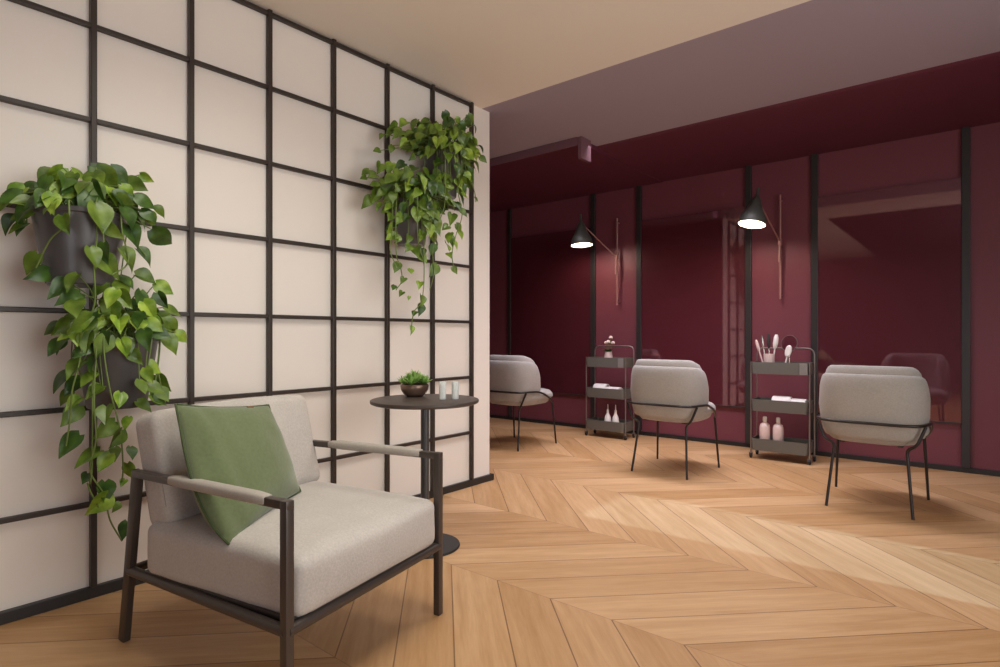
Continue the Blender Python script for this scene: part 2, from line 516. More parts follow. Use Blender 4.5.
for x in (-0.03, -0.24, -0.46, -0.68): b.beam((x, -hy + 0.045, RZ + 0.004), (x, hy - 0.045, RZ + 0.004), 0.03, 0.02, 0.003)
b.build('seat_frame', 'chair_frame', ac, 30)
# back support: a slanted bar frame hidden behind the back cushion
b = MB()
for s in (-1, 1): b.beam((-AL + 0.0, s * 0.20, RZ), (-AL - 0.095, s * 0.20, 0.62), 0.024, 0.02, 0.003, (1, 0, 0))
b.beam((-AL - 0.093, -0.21, 0.61), (-AL - 0.093, 0.21, 0.61), 0.02, 0.024, 0.003)
b.build('back_frame', 'chair_frame', ac, 30)
SEATZ0 = RZ + 0.010
SH = (0.350, 0.341, 0.089)
seat_c = (-0.335, 0.002, SEATZ0 + SH[2])
b = MB(); b.softbox(SH, 0.038, 16, cushion_fn(0.022, 0.012, 0.0, 1.7))
seat = b.build('seat_cushion', 'cushion', ac, 60, loc=seat_c)
def ring(hx, hyy, z, r=0.03, n=6):
    out = []
    for cx, cy, a0 in ((hx - r, hyy - r, 0), (-hx + r, hyy - r, 90), (-hx + r, -hyy + r, 180), (hx - r, -hyy + r, 270)):
        for k in range(n + 1):
            a = math.radians(a0 + 90 * k / n)
            out.append((cx + r * math.cos(a), cy + r * math.sin(a), z))
    return out
MB().tube(ring(SH[0] - 0.008, SH[1] - 0.011, -SH[2] + 0.016, 0.05), 0.004, 6, closed=True).build('piping', 'piping', seat, 50)
# back cushion, tilted back
BH = (0.068, 0.335, 0.190)
b = MB()
def bfn(w, p):
    k = max(0, 1 - p.y ** 2) * max(0, 1 - p.z ** 2)
    w.x += math.copysign(0.022 * k, p.x) if abs(p.x) > 0.2 else 0
    if p.z > 0.2: w.z += 0.012 * (1 - p.y ** 2)
    w.x += 0.004 * noise.noise(w * 8)
    return w
b.softbox(BH, 0.036, 14, bfn)
tilt = math.radians(-15)
bc = b.build('back_cushion', 'cushion', ac, 60, loc=(-AL + 0.035, 0.020, SEATZ0 + 2 * SH[2] + BH[2] - 0.030), rot=(0, tilt, 0))
rp = [(0.045, y, z) for y, z, _ in [(q[0], q[1], 0) for q in ring(BH[1] - 0.007, BH[2] - 0.007, 0, 0.06)]]
MB().tube(rp, 0.004, 6, closed=True).build('piping', 'piping', bc, 50)

# green cushion leaning in the chair
PC = {'TL': (-0.570, -0.300, 0.830), 'TR': (-0.545, 0.045, 0.792), 'BR': (-0.450, 0.110, 0.468), 'BL': (-0.275, -0.325, 0.432)}
PC = {k: Vector(v) for k, v in PC.items()}
pcen = Vector(((PC['BL'].x + PC['BR'].x) / 2, (PC['BL'].y + PC['BR'].y) / 2, SEATZ0 + 2 * SH[2] + 0.02))
pnorm = (PC['TR'] - PC['BL']).cross(PC['TL'] - PC['BR']).normalized()
if pnorm.x < 0: pnorm = -pnorm
def pillow(T):
    n = 30; verts = []; faces = []
    def pt(u, v, s):
        e = max(0, 1 - abs(u) ** 2.4); g2 = max(0, 1 - abs(v) ** 2.4)
        t = T * (e * g2) ** 0.55
        pu = u * (1 - 0.06 * (1 - v * v)); pv = v * (1 - 0.06 * (1 - u * u))
        a, c = (pu + 1) / 2, (pv + 1) / 2
        q = (PC['BL'] * (1 - a) + PC['BR'] * a) * (1 - c) + (PC['TL'] * (1 - a) + PC['TR'] * a) * c
        q = q + Vector((0.01, -0.05, -0.015)) * max(0, 1 - v * v) * (1 - 0.4 * v) * ((1 - u) / 2) ** 1.5
        k = (e * g2) ** 0.5
        w = 0.010 * noise.noise(Vector((u * 2.2, v * 2.2, s * 3.0)))
        w += 0.007 * math.sin(11 * (u * 0.8 - v * 0.5) + 2 * noise.noise(Vector((u * 2, v * 2, 1)))) * math.exp(-((u + 0.5) ** 2 + (v + 0.7) ** 2) * 3)
        w += 0.008 * math.sin(16 * (u + 0.15 * v)) * math.exp(-((u + 0.85) ** 2) * 8)
        return q + pnorm * (s * (t + w * k)) - pcen
    for s in (1, -1):
        off = len(verts)
        for i in range(n + 1):
            for j in range(n + 1):
                verts.append(pt(EDGE(-1 + 2 * i / n), EDGE(-1 + 2 * j / n), s))
        for i in range(n):
            for j in range(n):
                a = off + i * (n + 1) + j
                faces.append([a, a + n + 1, a + n + 2, a + 1])
    bm = bmesh.new(); bv = [bm.verts.new(v) for v in verts]
    for f in faces: bm.faces.new([bv[i] for i in f])
    bmesh.ops.remove_doubles(bm, verts=bm.verts, dist=0.0004)
    bm.verts.index_update()
    m = MB(); m.add([v.co.copy() for v in bm.verts], [[v.index for v in f.verts] for f in bm.faces])
    bm.free()
    E = [EDGE(-1 + 2 * k / n) for k in range(n)]
    edge = [pt(e, -1, 1) for e in E] + [pt(1, e, 1) for e in E] + [pt(-e, 1, 1) for e in E] + [pt(-1, -e, 1) for e in E]
    tag_pt = [pt(0.30 + 0.03 * k, 0.93, 1) for k in range(6)]
    return m, edge, tag_pt
pm, pedge, ptag = pillow(0.080)
pw = thing('throw_pillow', 'green velvet throw pillow leaning in the grey armchair', 'pillow')
pm.build('pillow_cover', 'green', pw, 70)
MB().tube(pedge, 0.0045, 6, closed=True).build('piping', 'green_pipe', pw, 60)
MB().tube(ptag, 0.004, 6).build('brown_stitch', 'brown_tag', pw, 0)
Tc = Matrix.Translation((ox, oy, 0)) @ Matrix.Rotation(ALPHA, 4, 'Z')
pw.matrix_world = Tc @ Matrix.Translation(pcen)

# ------------------------------------------------------------------ side table and what stands on it
TX, TY, TZ = -2.146, 2.015, 0.735
st = thing('side_table', 'round dark pedestal side table beside the armchair', 'table', (TX, TY, 0))
MB().lathe([(0, TZ - 0.022), (0.255, TZ - 0.022), (0.268, TZ - 0.016), (0.270, TZ - 0.008), (0.268, TZ - 0.002), (0.262, TZ), (0, TZ)], 64).build('table_top', 'table', st, 40)
MB().lathe([(0, 0.012), (0.021, 0.012), (0.021, TZ - 0.03), (0.045, TZ - 0.024), (0.045, TZ - 0.018), (0, TZ - 0.018)], 24).build('pole', 'table_steel', st, 40)
MB().lathe([(0, 0), (0.172, 0), (0.175, 0.004), (0.172, 0.012), (0.05, 0.018), (0, 0.018)], 56).build('base', 'rubber', st, 40)

sx, sy = -2.285, 2.072
sp = thing('potted_succulent', 'small bronze bowl of bright green succulents on the round table', 'potted plant', (sx, sy, TZ))
MB().lathe([(0, 0), (0.040, 0), (0.058, 0.014), (0.071, 0.036), (0.074, 0.055), (0.070, 0.064), (0.066, 0.060), (0.064, 0.045), (0, 0.045)], 40).build('bowl', 'bowl', sp, 40)
MB().lathe([(0, 0.058), (0.03, 0.058), (0.064, 0.052)], 30).build('soil', 'soil', sp, 40)
b = MB()
for k in range(12):
    rr = 0 if k == 0 else (0.03 if k < 6 else 0.055)
    a = k * 2.4
    c = Vector((rr * math.cos(a), rr * math.sin(a), 0.060 + 0.034 * (1 - rr / 0.06)))
    for ringi, (nl, tl, ln) in enumerate(((5, 80, 0.034), (7, 58, 0.044), (8, 28, 0.046))):
        for q in range(nl):
            az = 2 * PI * q / nl + ringi * 0.4 + k; el = math.radians(tl + R.uniform(-8, 8))
            d = Vector((math.cos(az) * math.cos(el), math.sin(az) * math.cos(el), math.sin(el)))
            sd = d.cross(Vector((0, 0, 1))).normalized(); nrm = sd.cross(d)
            L = ln * R.uniform(0.85, 1.2)
            p0, p1, p2 = c, c + d * L * 0.55 + nrm * 0.003, c + d * L + Vector((0, 0, 0.006))
            b.add([p0 - sd * 0.002, p0 + sd * 0.002, p1 + sd * 0.0095, p1 - sd * 0.0095, p2, p1 + nrm * 0.004, p1 - nrm * 0.003],
                  [[0, 1, 5], [1, 2, 5], [2, 4, 5], [4, 3, 5], [3, 0, 5], [0, 6, 1], [1, 6, 2], [2, 6, 4], [4, 6, 3], [3, 6, 0]])
b.build('foliage', 'succ', sp, 60)

for (cx, cy, lab) in ((-2.065, 2.058, 'white candle glass on the round table, nearest the succulent bowl'),
                      (-2.032, 2.114, 'white candle glass on the round table, farther from the succulent bowl')):
    t = thing('candle_glass', lab, 'candle', (cx, cy, TZ), 0, 'candles on the round table')
    MB().lathe([(0, 0), (0.0165, 0), (0.0175, 0.004), (0.0185, 0.088), (0.0172, 0.088), (0.0162, 0.008), (0, 0.008)], 28).build('tumbler', 'glass', t, 40)
    cd = MB().lathe([(0, 0.0085), (0.0145, 0.0085), (0.0152, 0.074), (0.012, 0.078), (0, 0.076)], 24).build('wax_candle', 'wax', t, 40)
    MB().tube([(0, 0, 0.074), (0.0008, 0, 0.082)], 0.0012, 6).build('wick', 'bristle', cd, 40)

# ------------------------------------------------------------------ trailing pothos in wall pots
def leaf(b, base, dirv, nrm, L, mi, fold=0.25, curl=0.35):
    """heart-shaped leaf: base = petiole joint, dirv = towards the tip, nrm = upper face"""
    d = dirv.normalized(); sd = d.cross(nrm).normalized(); n = sd.cross(d)
    rows = 8; prof = (0.34, 0.76, 0.96, 0.98, 0.87, 0.68, 0.45, 0.21, 0.0)
    Wd = L * 0.39
    verts = []; faces = []
    tw = R.uniform(-0.12, 0.12)
    for i in range(rows + 1):
        t = i / rows
        for q in (-1, -0.55, 0, 0.55, 1):
            x = t * L - 0.11 * L * abs(q) * (1 - t) ** 2.5
            y = q * Wd * prof[i]
            z = fold * abs(y) - curl * L * (t - 0.1) ** 2 + 0.02 * L * math.sin(t * 7 + q * 2) + tw * y
            if abs(q) == 1: z -= 0.10 * Wd * prof[i]
            verts.append(base + d * x + sd * y + n * z)
    for i in range(rows):
        for j in range(4):
            a = i * 5 + j
            faces.append([a, a + 1, a + 6, a + 5])
    mn = min(v.x for v in verts)
    if WALLX is not None and mn < WALLX:
        verts = [v + Vector((WALLX - mn, 0, 0)) for v in verts]
    b.add(verts, faces, mi)
WALLX = None

def pothos(name_label, px_group, X, Y, zrim, r, h, leaves, vines, crown, ls, seed):
    global WALLX
    WALLX = WX + 0.035 - X
    R.seed(seed)
    t = thing('potted_pothos', name_label, 'potted plant', (X, Y, zrim - h), 0, px_group)
    B = Vector((X, Y, zrim - h))
    # pot, hung on the wall by a flat back bracket
    MB().lathe([(0, 0), (r * 0.66, 0), (r * 0.70, 0.006), (r * 0.97, h - 0.02), (r, h - 0.016), (r, h), (r * 0.94, h), (r * 0.92, h - 0.03), (0, h - 0.03)], 48).build('pot', 'pot', t, 35)
    MB().lathe([(0, h - 0.018), (r * 0.5, h - 0.02), (r * 0.925, h - 0.027)], 32).build('soil', 'soil', t, 40)
    wx = WX - X
    MB().box(((wx + 0.0015 - r * 0.85) / 2, 0.003, h - 0.05), (abs(wx) - 0.0015 - r * 0.85, 0.036, 0.02), 0.003).build('bracket', 'black_metal', t, 0)
    lv = MB(); stm = MB()
    def add_leaf(p, scale=1.0, out=None):
        away = out if out is not None else Vector((0.6, R.uniform(-0.6, 0.6), 0))
        dv = Vector((away.x * 0.35 + R.uniform(-0.25, 0.35), away.y * 0.9 + R.uniform(-0.5, 0.5), -0.75 + R.uniform(-0.35, 0.45)))
        nr = Vector((0.8 + R.uniform(-0.5, 0.4), -0.4 + R.uniform(-0.8, 0.8), 0.45 + R.uniform(-0.5, 0.5)))
        L = ls * scale * R.uniform(0.78, 1.15)
        dv.normalize()
        base = p - dv * L * 0.5
        mi = R.choices((0, 1, 2), (0.5, 0.28, 0.22))[0]
        mn = min(base.x, (base + dv * L).x)
        if mn < WX + 0.05: base.x += WX + 0.05 - mn
        leaf(lv, base - B, dv, nr, L, mi, R.uniform(0.1, 0.85), R.uniform(0.0, 0.6))
        return base
    rim = Vector((X, Y, zrim - 0.02))
    for (px, py, xo, sc) in leaves:
        p = at_x(px, py, X + xo)
        away = (p - rim); away.z = 0
        if away.length > 1e-4: away.normalize()
        bs = add_leaf(p, sc, away)
        # petiole back to the soil or towards a vine
        if p.z > zrim - 0.12 and R.random() < 0.8:
            a = rim + Vector((R.uniform(-.5, .5) * r, R.uniform(-.5, .5) * r, 0))
            mid = (a + bs) / 2 + Vector((0, 0, 0.05))
            stm.tube([q - B for q in arc_smooth([a, mid, bs], 4)], 0.0022, 5)
    for pts in vines:
        P = [at_x(px, py, X + xo) for (px, py, xo, _) in pts]
        dens = pts[0][3]
        a0 = rim + (P[0] - rim) * 0.25; a0.z = zrim - 0.015
        rimp = Vector((X + (P[0].x - X) * 0.9, Y + (P[0].y - Y) * 0.9, zrim + 0.015))
        path = arc_smooth([a0, rimp] + P if P[0].z < zrim - 0.02 else [a0] + P, 6)
        stm.tube([q - B for q in path], 0.0028, 6)
        if dens > 0:
            acc = 0
            for q0, q1 in zip(path[6:], path[7:]):
                acc += (q1 - q0).length
                if acc > dens:
                    acc = R.uniform(-0.3, 0.3) * dens
                    off = Vector((R.uniform(0, 0.03), R.uniform(-0.045, 0.045), R.uniform(-0.02, 0.02)))
                    bs = add_leaf(q1 + off, R.uniform(0.75, 1.0))
                    stm.tube([q1 - B, (q1 + bs) / 2 - B + Vector((0.004, 0, 0.006)), bs - B], 0.0015, 5)
    # crown: leaves on short stalks arching out of the pot
    n, rad, up, skirt = crown
    for k in range(n):
        a = R.uniform(0, 2 * PI); e = R.uniform(0, 1)
        p = rim + Vector((math.cos(a) * rad * (0.3 + 0.7 * e) * 0.75 + 0.02, math.sin(a) * rad * (0.35 + 0.75 * e), up * (1 - e * e) * R.uniform(0.5, 1.05) + 0.01))
        if p.x < WX + 0.07: p.x = WX + 0.07
        bs = add_leaf(p, R.uniform(0.85, 1.1), Vector((math.cos(a), math.sin(a), 0)))
        c = rim + Vector((R.uniform(-.45, .45) * r, R.uniform(-.45, .45) * r, 0))
        stm.tube([q - B for q in arc_smooth([c, (c + bs) / 2 + Vector((0, 0, 0.04)), bs], 4)], 0.0022, 5)
    # leaves drooping over the front of the pot
    for k in range(skirt):
        a = R.uniform(-1.9, 1.6); zz = zrim - h * R.random() ** 1.3 * 0.95
        rr = r * (0.75 + 0.25 * (zz - zrim + h) / h) + R.uniform(0.03, 0.07)
        p = Vector((X + rr * math.cos(a), Y + rr * math.sin(a), zz))
        bs = add_leaf(p, R.uniform(0.75, 1.05), Vector((math.cos(a), math.sin(a), 0)))
        top = Vector((X + r * 1.02 * math.cos(a), Y + r * 1.02 * math.sin(a), zrim + 0.01))
        c = rim + Vector((0.5 * r * math.cos(a), 0.5 * r * math.sin(a), 0))
        stm.tube([q - B for q in arc_smooth([c, top, bs], 5)], 0.0022, 5)
    for v in stm.v: v.x = max(v.x, WX + 0.032 - X)
    WALLX = None
    lv.build('foliage', ['leaf_mid', 'leaf_dark', 'leaf_lime'], t, 60)
    stm.build('vine_stem', 'stem', t, 60)
    return t

def crop(lst, ox_, oy_, s, xo=0.0, sc=1.0):
    out = []
    for it in lst:
        x, y = it[0], it[1]
        out.append((ox_ + x / s, oy_ + y / s, it[2] if len(it) > 2 else xo, it[3] if len(it) > 3 else sc))
    return out

# near plant, upper pot
L1 = crop([(90, 95), (70, 140, 0.05), (150, 65), (200, 100, .1), (120, 130, .12), (75, 190, 0, .7), (270, 55), (360, 70, .05, 1.2), (400, 60), (330, 45), (460, 85),
           (490, 62, 0, .8), (410, 140, .12), (490, 140, .1), (500, 185, .1), (535, 175, 0, .8), (335, 195, .19, 1.2), (215, 215, .19), (435, 190, .15), (445, 250, .14),
           (545, 262, .06, 1.25), (485, 322, .08), (430, 330, .14), (315, 322, .19, 1.1), (100, 345, .03, .9), (130, 383, .06, 1.1), (365, 355, .17), (290, 140, .14),
           (240, 90, .05), (165, 150, .14), (300, 90, .1), (380, 110, .12), (250, 130, .1), (60, 110, 0, .9), (430, 110, .05)], 0, 160, 3.335)
V1 = [[(68, 222, .16, 0), (50, 240, .10, 0), (36, 268, .06, 0)], [(97, 236, .17, 0), (94, 262, .18, 0), (95, 300, .17, 0), (88, 322, .16, 0)],
      [(130, 222, .12, 0), (134, 240, .10, 0), (146, 256, .08, 0)], [(122, 232, .15, 0), (128, 262, .14, 0), (112, 275, .17, 0)]]
pothos('trailing pothos in the upper charcoal pot on the left of the grid wall', 'pothos on the grid wall', -2.582, 0.684, 1.505, 0.150, 0.270, L1, V1, (48, 0.22, 0.12, 9), 0.084, 11)
# near plant, lower pot
L2 = crop([(250, 490, .2, 1.15), (195, 430, .1), (240, 410, .14), (330, 432, .1), (410, 420, .1), (490, 397, .02), (550, 430, .02), (580, 505, .0), (575, 560, .04), (460, 530, .16),
           (520, 545, .1), (370, 460, .16), (290, 610, .18), (350, 600, .17), (200, 615, .08), (205, 560, .08), (430, 620, .16), (300, 540, .18), (400, 545, .17), (470, 470, .1),
           (540, 470, .05), (270, 550, .18), (330, 515, .12), (415, 470, .12), (230, 455, .14), (370, 510, .12), (500, 500, .12), (260, 590, .16)], 0, 160, 3.335) + \
     crop([(90, 130, .05), (80, 25, .06), (135, 200, .1), (130, 240, .08), (165, 30, .14), (230, 20, .17), (300, 25, .17), (390, 90, .10), (420, 140, .08, .9), (410, 190, .08, .9),
           (365, 208, .12, .8), (285, 192, .16), (240, 240, .16), (240, 287, .16), (270, 315, .15), (305, 262, .14, .8), (120, 335, .08, 1.1), (180, 375, .12, 1.05), (235, 390, .12, .85),
           (270, 360, .12, .6), (325, 358, .12, .85), (315, 420, .1, .8), (295, 455, .1, .5), (175, 440, .1, .75), (240, 485, .12, .95), (215, 525, .12, 1.1), (275, 530, .1, .6),
           (300, 605, .1, .95), (140, 92, .12), (180, 120, .15)], 30, 340, 3.176)
V2 = [[(96, 360, .16, 0), (94, 400, .17, 0), (96, 440, .15, 0), (90, 470, .13, 0), (104, 495, .12, 0), (110, 520, .11, 0), (122, 541, .1, 0)],
      [(104, 352, .17, 0), (110, 390, .17, 0), (120, 430, .15, 0), (123, 465, .12, 0), (122, 482, .1, 0)],
      [(80, 360, .14, 0), (72, 392, .12, 0), (70, 420, .1, 0), (66, 446, .08, 0)], [(150, 352, .08, 0), (158, 372, .09, 0), (162, 392, .08, 0)],
      [(92, 470, .13, 0), (88, 485, .11, 0), (100, 510, .12, 0)]]
pothos('trailing pothos in the lower charcoal pot hanging behind the armchair back', 'pothos on the grid wall', -2.588, 0.805, 1.045, 0.142, 0.270, L2, V2, (50, 0.21, 0.13, 14), 0.080, 23)
# far plant, upper pot
L3 = crop([(655, 80, 0), (700, 105, 0, .8), (735, 225, 0, .9), (700, 260, 0), (690, 325, .02), (700, 190, 0), (690, 440, 0, .7), (705, 520, 0, .7), (670, 60, 0), (600, 70, 0), (530, 45, 0), (560, 95, .05),
           (480, 110, .1), (610, 130, .05), (620, 215, .05), (560, 210, .1), (520, 140, .1), (450, 120, .1), (440, 190, .12), (500, 190, .12), (410, 130, .05), (340, 80, 0), (280, 75, 0), (220, 100, 0),
           (250, 130, .05), (310, 140, .08), (370, 150, .1), (280, 190, .1), (210, 225, .02, .8), (125, 235, 0, .8), (150, 150, 0, .6), (200, 130, 0), (350, 220, .12), (430, 250, .14), (330, 275, .1, .8),
           (620, 360, .08, .8), (600, 305, .06, .6), (550, 400, .12), (530, 380, .12), (620, 470, .1), (620, 520, .1), (600, 560, .1), (630, 600, .1), (540, 515, .12, .7), (500, 590, .12), (560, 630, .1), (470, 420, .14)], 355, 110, 5.8)
L3 += crop([(525, 190, .1), (555, 280, .08, .8), (540, 110, .1), (580, 45, .1), (500, 45, .1), (515, 150, .1), (565, 140, .1), (520, 90, .1), (590, 80, .08), (440, 280, .12, 1.15), (430, 165, .12)], 355, 220, 5.556)
V3 = [[(458, 190, .14, 0), (462, 215, .13, 0), (456, 235, .1, 0), (452, 255, .1, 0), (455, 272, .09, 0)], [(445, 200, .16, 0), (440, 220, .14, 0), (433, 250, .12, 0), (434, 272, .12, 0), (430, 290, .1, 0)],
      [(466, 170, .05, 0), (474, 190, .02, 0), (476, 202, .02, 0)]]
pothos('bushy pothos in the upper pot at the far end of the grid wall', 'pothos on the grid wall', -2.60, 2.595, 2.175, 0.118, 0.26, L3, V3, (90, 0.27, 0.20, 40), 0.078, 31)
# far plant, lower pot
L4 = crop([(60, 360, 0), (45, 395, 0, .6), (100, 380, .05), (140, 340, .02), (70, 535, 0), (110, 510, .02), (140, 560, .02, .8), (110, 430, .05), (200, 330, .02), (260, 320, .05), (300, 370, .1), (200, 400, .12),
           (250, 450, .14), (300, 450, .14), (180, 450, .1), (220, 500, .14), (330, 520, .14), (380, 540, .14), (280, 570, .14), (380, 590, .14), (410, 480, .12), (420, 520, .12), (350, 420, .1), (190, 560, .08),
           (210, 620, .1), (250, 380, .1), (390, 400, .05), (340, 340, .04), (420, 370, .04), (150, 480, .08), (160, 420, .05), (400, 630, .12), (310, 480, .15), (360, 480, .14)], 355, 110, 5.8)
L4 += crop([(230, 265, .1), (265, 335, .1, .9), (310, 285, .1, .75), (360, 355, .1, .75), (215, 375, .08, .6), (255, 410, .08, .6), (300, 432, .1, .4), (375, 445, .1), (370, 495, .1), (330, 515, .08, .6), (315, 610, .08, .85),
            (340, 170, .13), (300, 150, .13), (230, 105, .1), (190, 50, .08), (380, 210, .12), (200, 100, .08), (375, 180, .12), (370, 85, .12)], 355, 220, 5.556)
V4 = [[(396, 250, .12, 0), (400, 265, .11, 0), (402, 280, .1, 0), (396, 290, .09, 0)], [(418, 240, .14, 0), (424, 265, .12, 0), (422, 300, .11, 0), (414, 312, .1, 0), (411, 330, .09, 0)],
      [(392, 232, .1, 0), (390, 250, .09, 0), (397, 268, .1, 0)], [(424, 255, .13, 0), (424, 283, .1, 0)]]
pothos('bushy pothos in the lower pot of the far pair, closer to the armchair', 'pothos on the grid wall', -2.60, 2.330, 1.845, 0.118, 0.26, L4, V4, (75, 0.25, 0.15, 40), 0.078, 47)

# ------------------------------------------------------------------ salon chairs
def shell_plan(s):
    """s in -1..1 along the back shell, from right arm end round the back to the left arm end (x, y)"""
    a, yb, yf, ys = 0.276, -0.290, -0.005, -0.09
    th = abs(s)
    if th < 0.72:
        ang = th / 0.72 * PI / 2
        e = 2 / 2.7
        x = a * math.sin(ang) ** e; y = ys + (yb - ys) * math.cos(ang) ** e
    else:
        x = a; y = ys + (yf - ys) * (th - 0.72) / 0.28
    return Vector((math.copysign(x, s) if s else 0.0, y))
def make_salon_chair(label):
    t = thing('salon_chair', label, 'chair', (0, 0, 0), 0, 'grey chairs facing the mirrors')
    # upholstered back: a lower outer shell and a taller inner pad, both rounded sections swept round the seat
    def sweep(off, TH, ztop, zb, endz, s_end, belly):
        NS, NP = 56, 22
        verts = []; faces = []
        for i in range(NS + 1):
            s = (-1 + 2 * i / NS) * s_end
            p = shell_plan(s); q0 = shell_plan(max(-1, s - 0.02)); q1 = shell_plan(min(1, s + 0.02))
            tg = (q1 - q0).normalized(); nin = Vector((-tg.y, tg.x))
            if nin.dot(-p) < 0 and abs(s) < 0.7: nin = -nin
            if abs(s) >= 0.7: nin = Vector((-math.copysign(1, s), 0))
            th = abs(s) / s_end
            zt = ztop - 0.012 * th ** 2 - endz * max(0, (th - 0.45) / 0.55) ** 2
            k = 1.0
            if th > 0.84:
                e = (th - 0.84) / 0.16
                k = math.sqrt(max(0.0, 1 - e * e))
                zt = zb + 0.08 + (zt - zb - 0.08) * (0.22 + 0.78 * k)
            h = (zt - zb) / 2; zc = (zt + zb) / 2
            tk = TH * (0.3 + 0.7 * k) / 2
            for j in range(NP):
                a = 2 * PI * j / NP
                ca, sa = math.cos(a), math.sin(a)
                ux = math.copysign(abs(ca) ** 0.6, ca) * tk
                uz = math.copysign(abs(sa) ** 0.40, sa) * h
                hz = (zc + uz - 0.43) / 0.45
                c = p + nin * (off + tk + ux + 0.022 * max(0, hz - 0.55) - belly * math.sin(max(0, min(1, hz)) * PI) + 0.05 * max(0, 0.3 - hz))
                verts.append((c.x, c.y, zc + uz))
        for i in range(NS):
            for j in range(NP):
                j2 = (j + 1) % NP
                faces.append([i * NP + j, i * NP + j2, (i + 1) * NP + j2, (i + 1) * NP + j])
        faces.append(list(range(NP))); faces.append([NS * NP + j for j in range(NP)])
        b = MB(); b.add(verts, faces)
        return b
    sweep(0.0, 0.055, 0.822, 0.430, 0.055, 1.0, 0.012).build('back_shell', 'shell', t, 70)
    sweep(0.016, 0.075, 0.872, 0.450, 0.085, 0.985, 0.006).build('back_pad', 'shell', t, 70)
    # seat pad
    b = MB()
    def sfn(w, p):
        w.z += 0.02 * max(0, 1 - p.x ** 2) * max(0, 1 - p.y ** 2) if p.z > 0.2 else 0
        if p.z < -0.2: w.x *= 0.90; w.y *= 0.92
        # round the plan corners
        u, v = w.x / 0.278, w.y / 0.305
        m = max(abs(u), abs(v)); l = (abs(u) ** 3.2 + abs(v) ** 3.2) ** (1 / 3.2)
        if l > 1e-6: w.x *= m / l; w.y *= m / l
        return w
    b.softbox((0.278, 0.305, 0.064), 0.05, 14, sfn)
    b.build('seat', 'shell', t, 70, loc=(0, 0.034, 0.462))
    # steel hoop round the back
    side = [(0.240, 0.245, 0.405), (0.256, 0.210, 0.425), (0.278, 0.14, 0.46), (0.286, 0.05, 0.50), (0.289, -0.05, 0.528), (0.287, -0.15, 0.535), (0.258, -0.258, 0.535), (0.19, -0.302, 0.535), (0.09, -0.309, 0.535)]
    path = [Vector(p) for p in side] + [Vector((0, -0.310, 0.535))] + [Vector((-x, y, z)) for x, y, z in reversed(side)]
    MB().tube(arc_smooth(path, 4), 0.009, 10).build('hoop', 'tube', t, 60)
    for s in (-1, 1):
        MB().tube(fillet([(s * 0.220, -0.272, 0), (s * 0.186, -0.205, 0.385), (s * 0.236, -0.245, 0.415), (s * 0.278, -0.225, 0.53)], 0.05), [0.0085] * 3 + [0.009] * 11, 10).build('leg', 'tube', t, 60)
        MB().tube([(s * 0.260, 0.285, 0), (s * 0.240, 0.245, 0.408)], [0.008, 0.0095], 10).build('leg', 'tube', t, 60)
    b = MB()
    b.box((0, 0.0, 0.394), (0.36, 0.03, 0.012), 0.003); b.box((0.15, 0, 0.394), (0.03, 0.34, 0.012), 0.003); b.box((-0.15, 0, 0.394), (0.03, 0.34, 0.012), 0.003)
    b.build('under_frame', 'tube', t, 30)
    return t
labels = ['grey upholstered chair farthest left, cut off by the cream wall end',
          'grey upholstered chair in the middle, before the central tinted mirror',
          'grey upholstered chair on the right, nearest the viewer, seen from behind']
spots = [(-3.47, 4.475, 0.0), (-1.875, 4.425, 0.0), (-0.520, 4.345, 0.0)]
proto = make_salon_chair(labels[0])
chairs = [proto] + [copy_tree(proto) for _ in (1, 2)]
for c, lab, (x, y, rz) in zip(chairs, labels, spots):
    c['label'] = lab; c.location = (x, y, 0); c.rotation_euler = (0, 0, rz)

# ------------------------------------------------------------------ trolleys
def tray_mesh(w, d, z0, z1):
    b = MB(); t = 0.004; r = 0.025
    out = []
    n = 5
    def outline(hx, hy_, rr):
        o = []
        for cx, cy, a0 in ((hx - rr, hy_ - rr, 0), (-hx + rr, hy_ - rr, 90), (-hx + rr, -hy_ + rr, 180), (hx - rr, -hy_ + rr, 270)):
            for k in range(n + 1):
                a = math.radians(a0 + 90 * k / n); o.append((cx + rr * math.cos(a), cy + rr * math.sin(a)))
        return o
    A = outline(w / 2 - 0.004, d / 2 - 0.004, r); Bq = outline(w / 2, d / 2, r); C = outline(w / 2 - t, d / 2 - t, r - t); D = outline(w / 2 - t - 0.004, d / 2 - t - 0.004, r - t)
    N = len(A)
    rings = [(A, z0), (Bq, z1 - 0.004), (Bq, z1), (C, z1), (D, z0 + 0.004)]
    verts = [(x, y, z) for o, z in rings for x, y in o]
    faces = []
    for i in range(4):
        for k in range(N):
            k2 = (k + 1) % N
            faces.append([i * N + k, i * N + k2, (i + 1) * N + k2, (i + 1) * N + k])
    faces.append(list(range(N))); faces.append([4 * N + k for k in range(N)])
    b.add(verts, faces)
    return b
TW, TD = 0.44, 0.24
TRAYS = [(0.075, 0.175), (0.410, 0.510), (0.728, 0.828)]
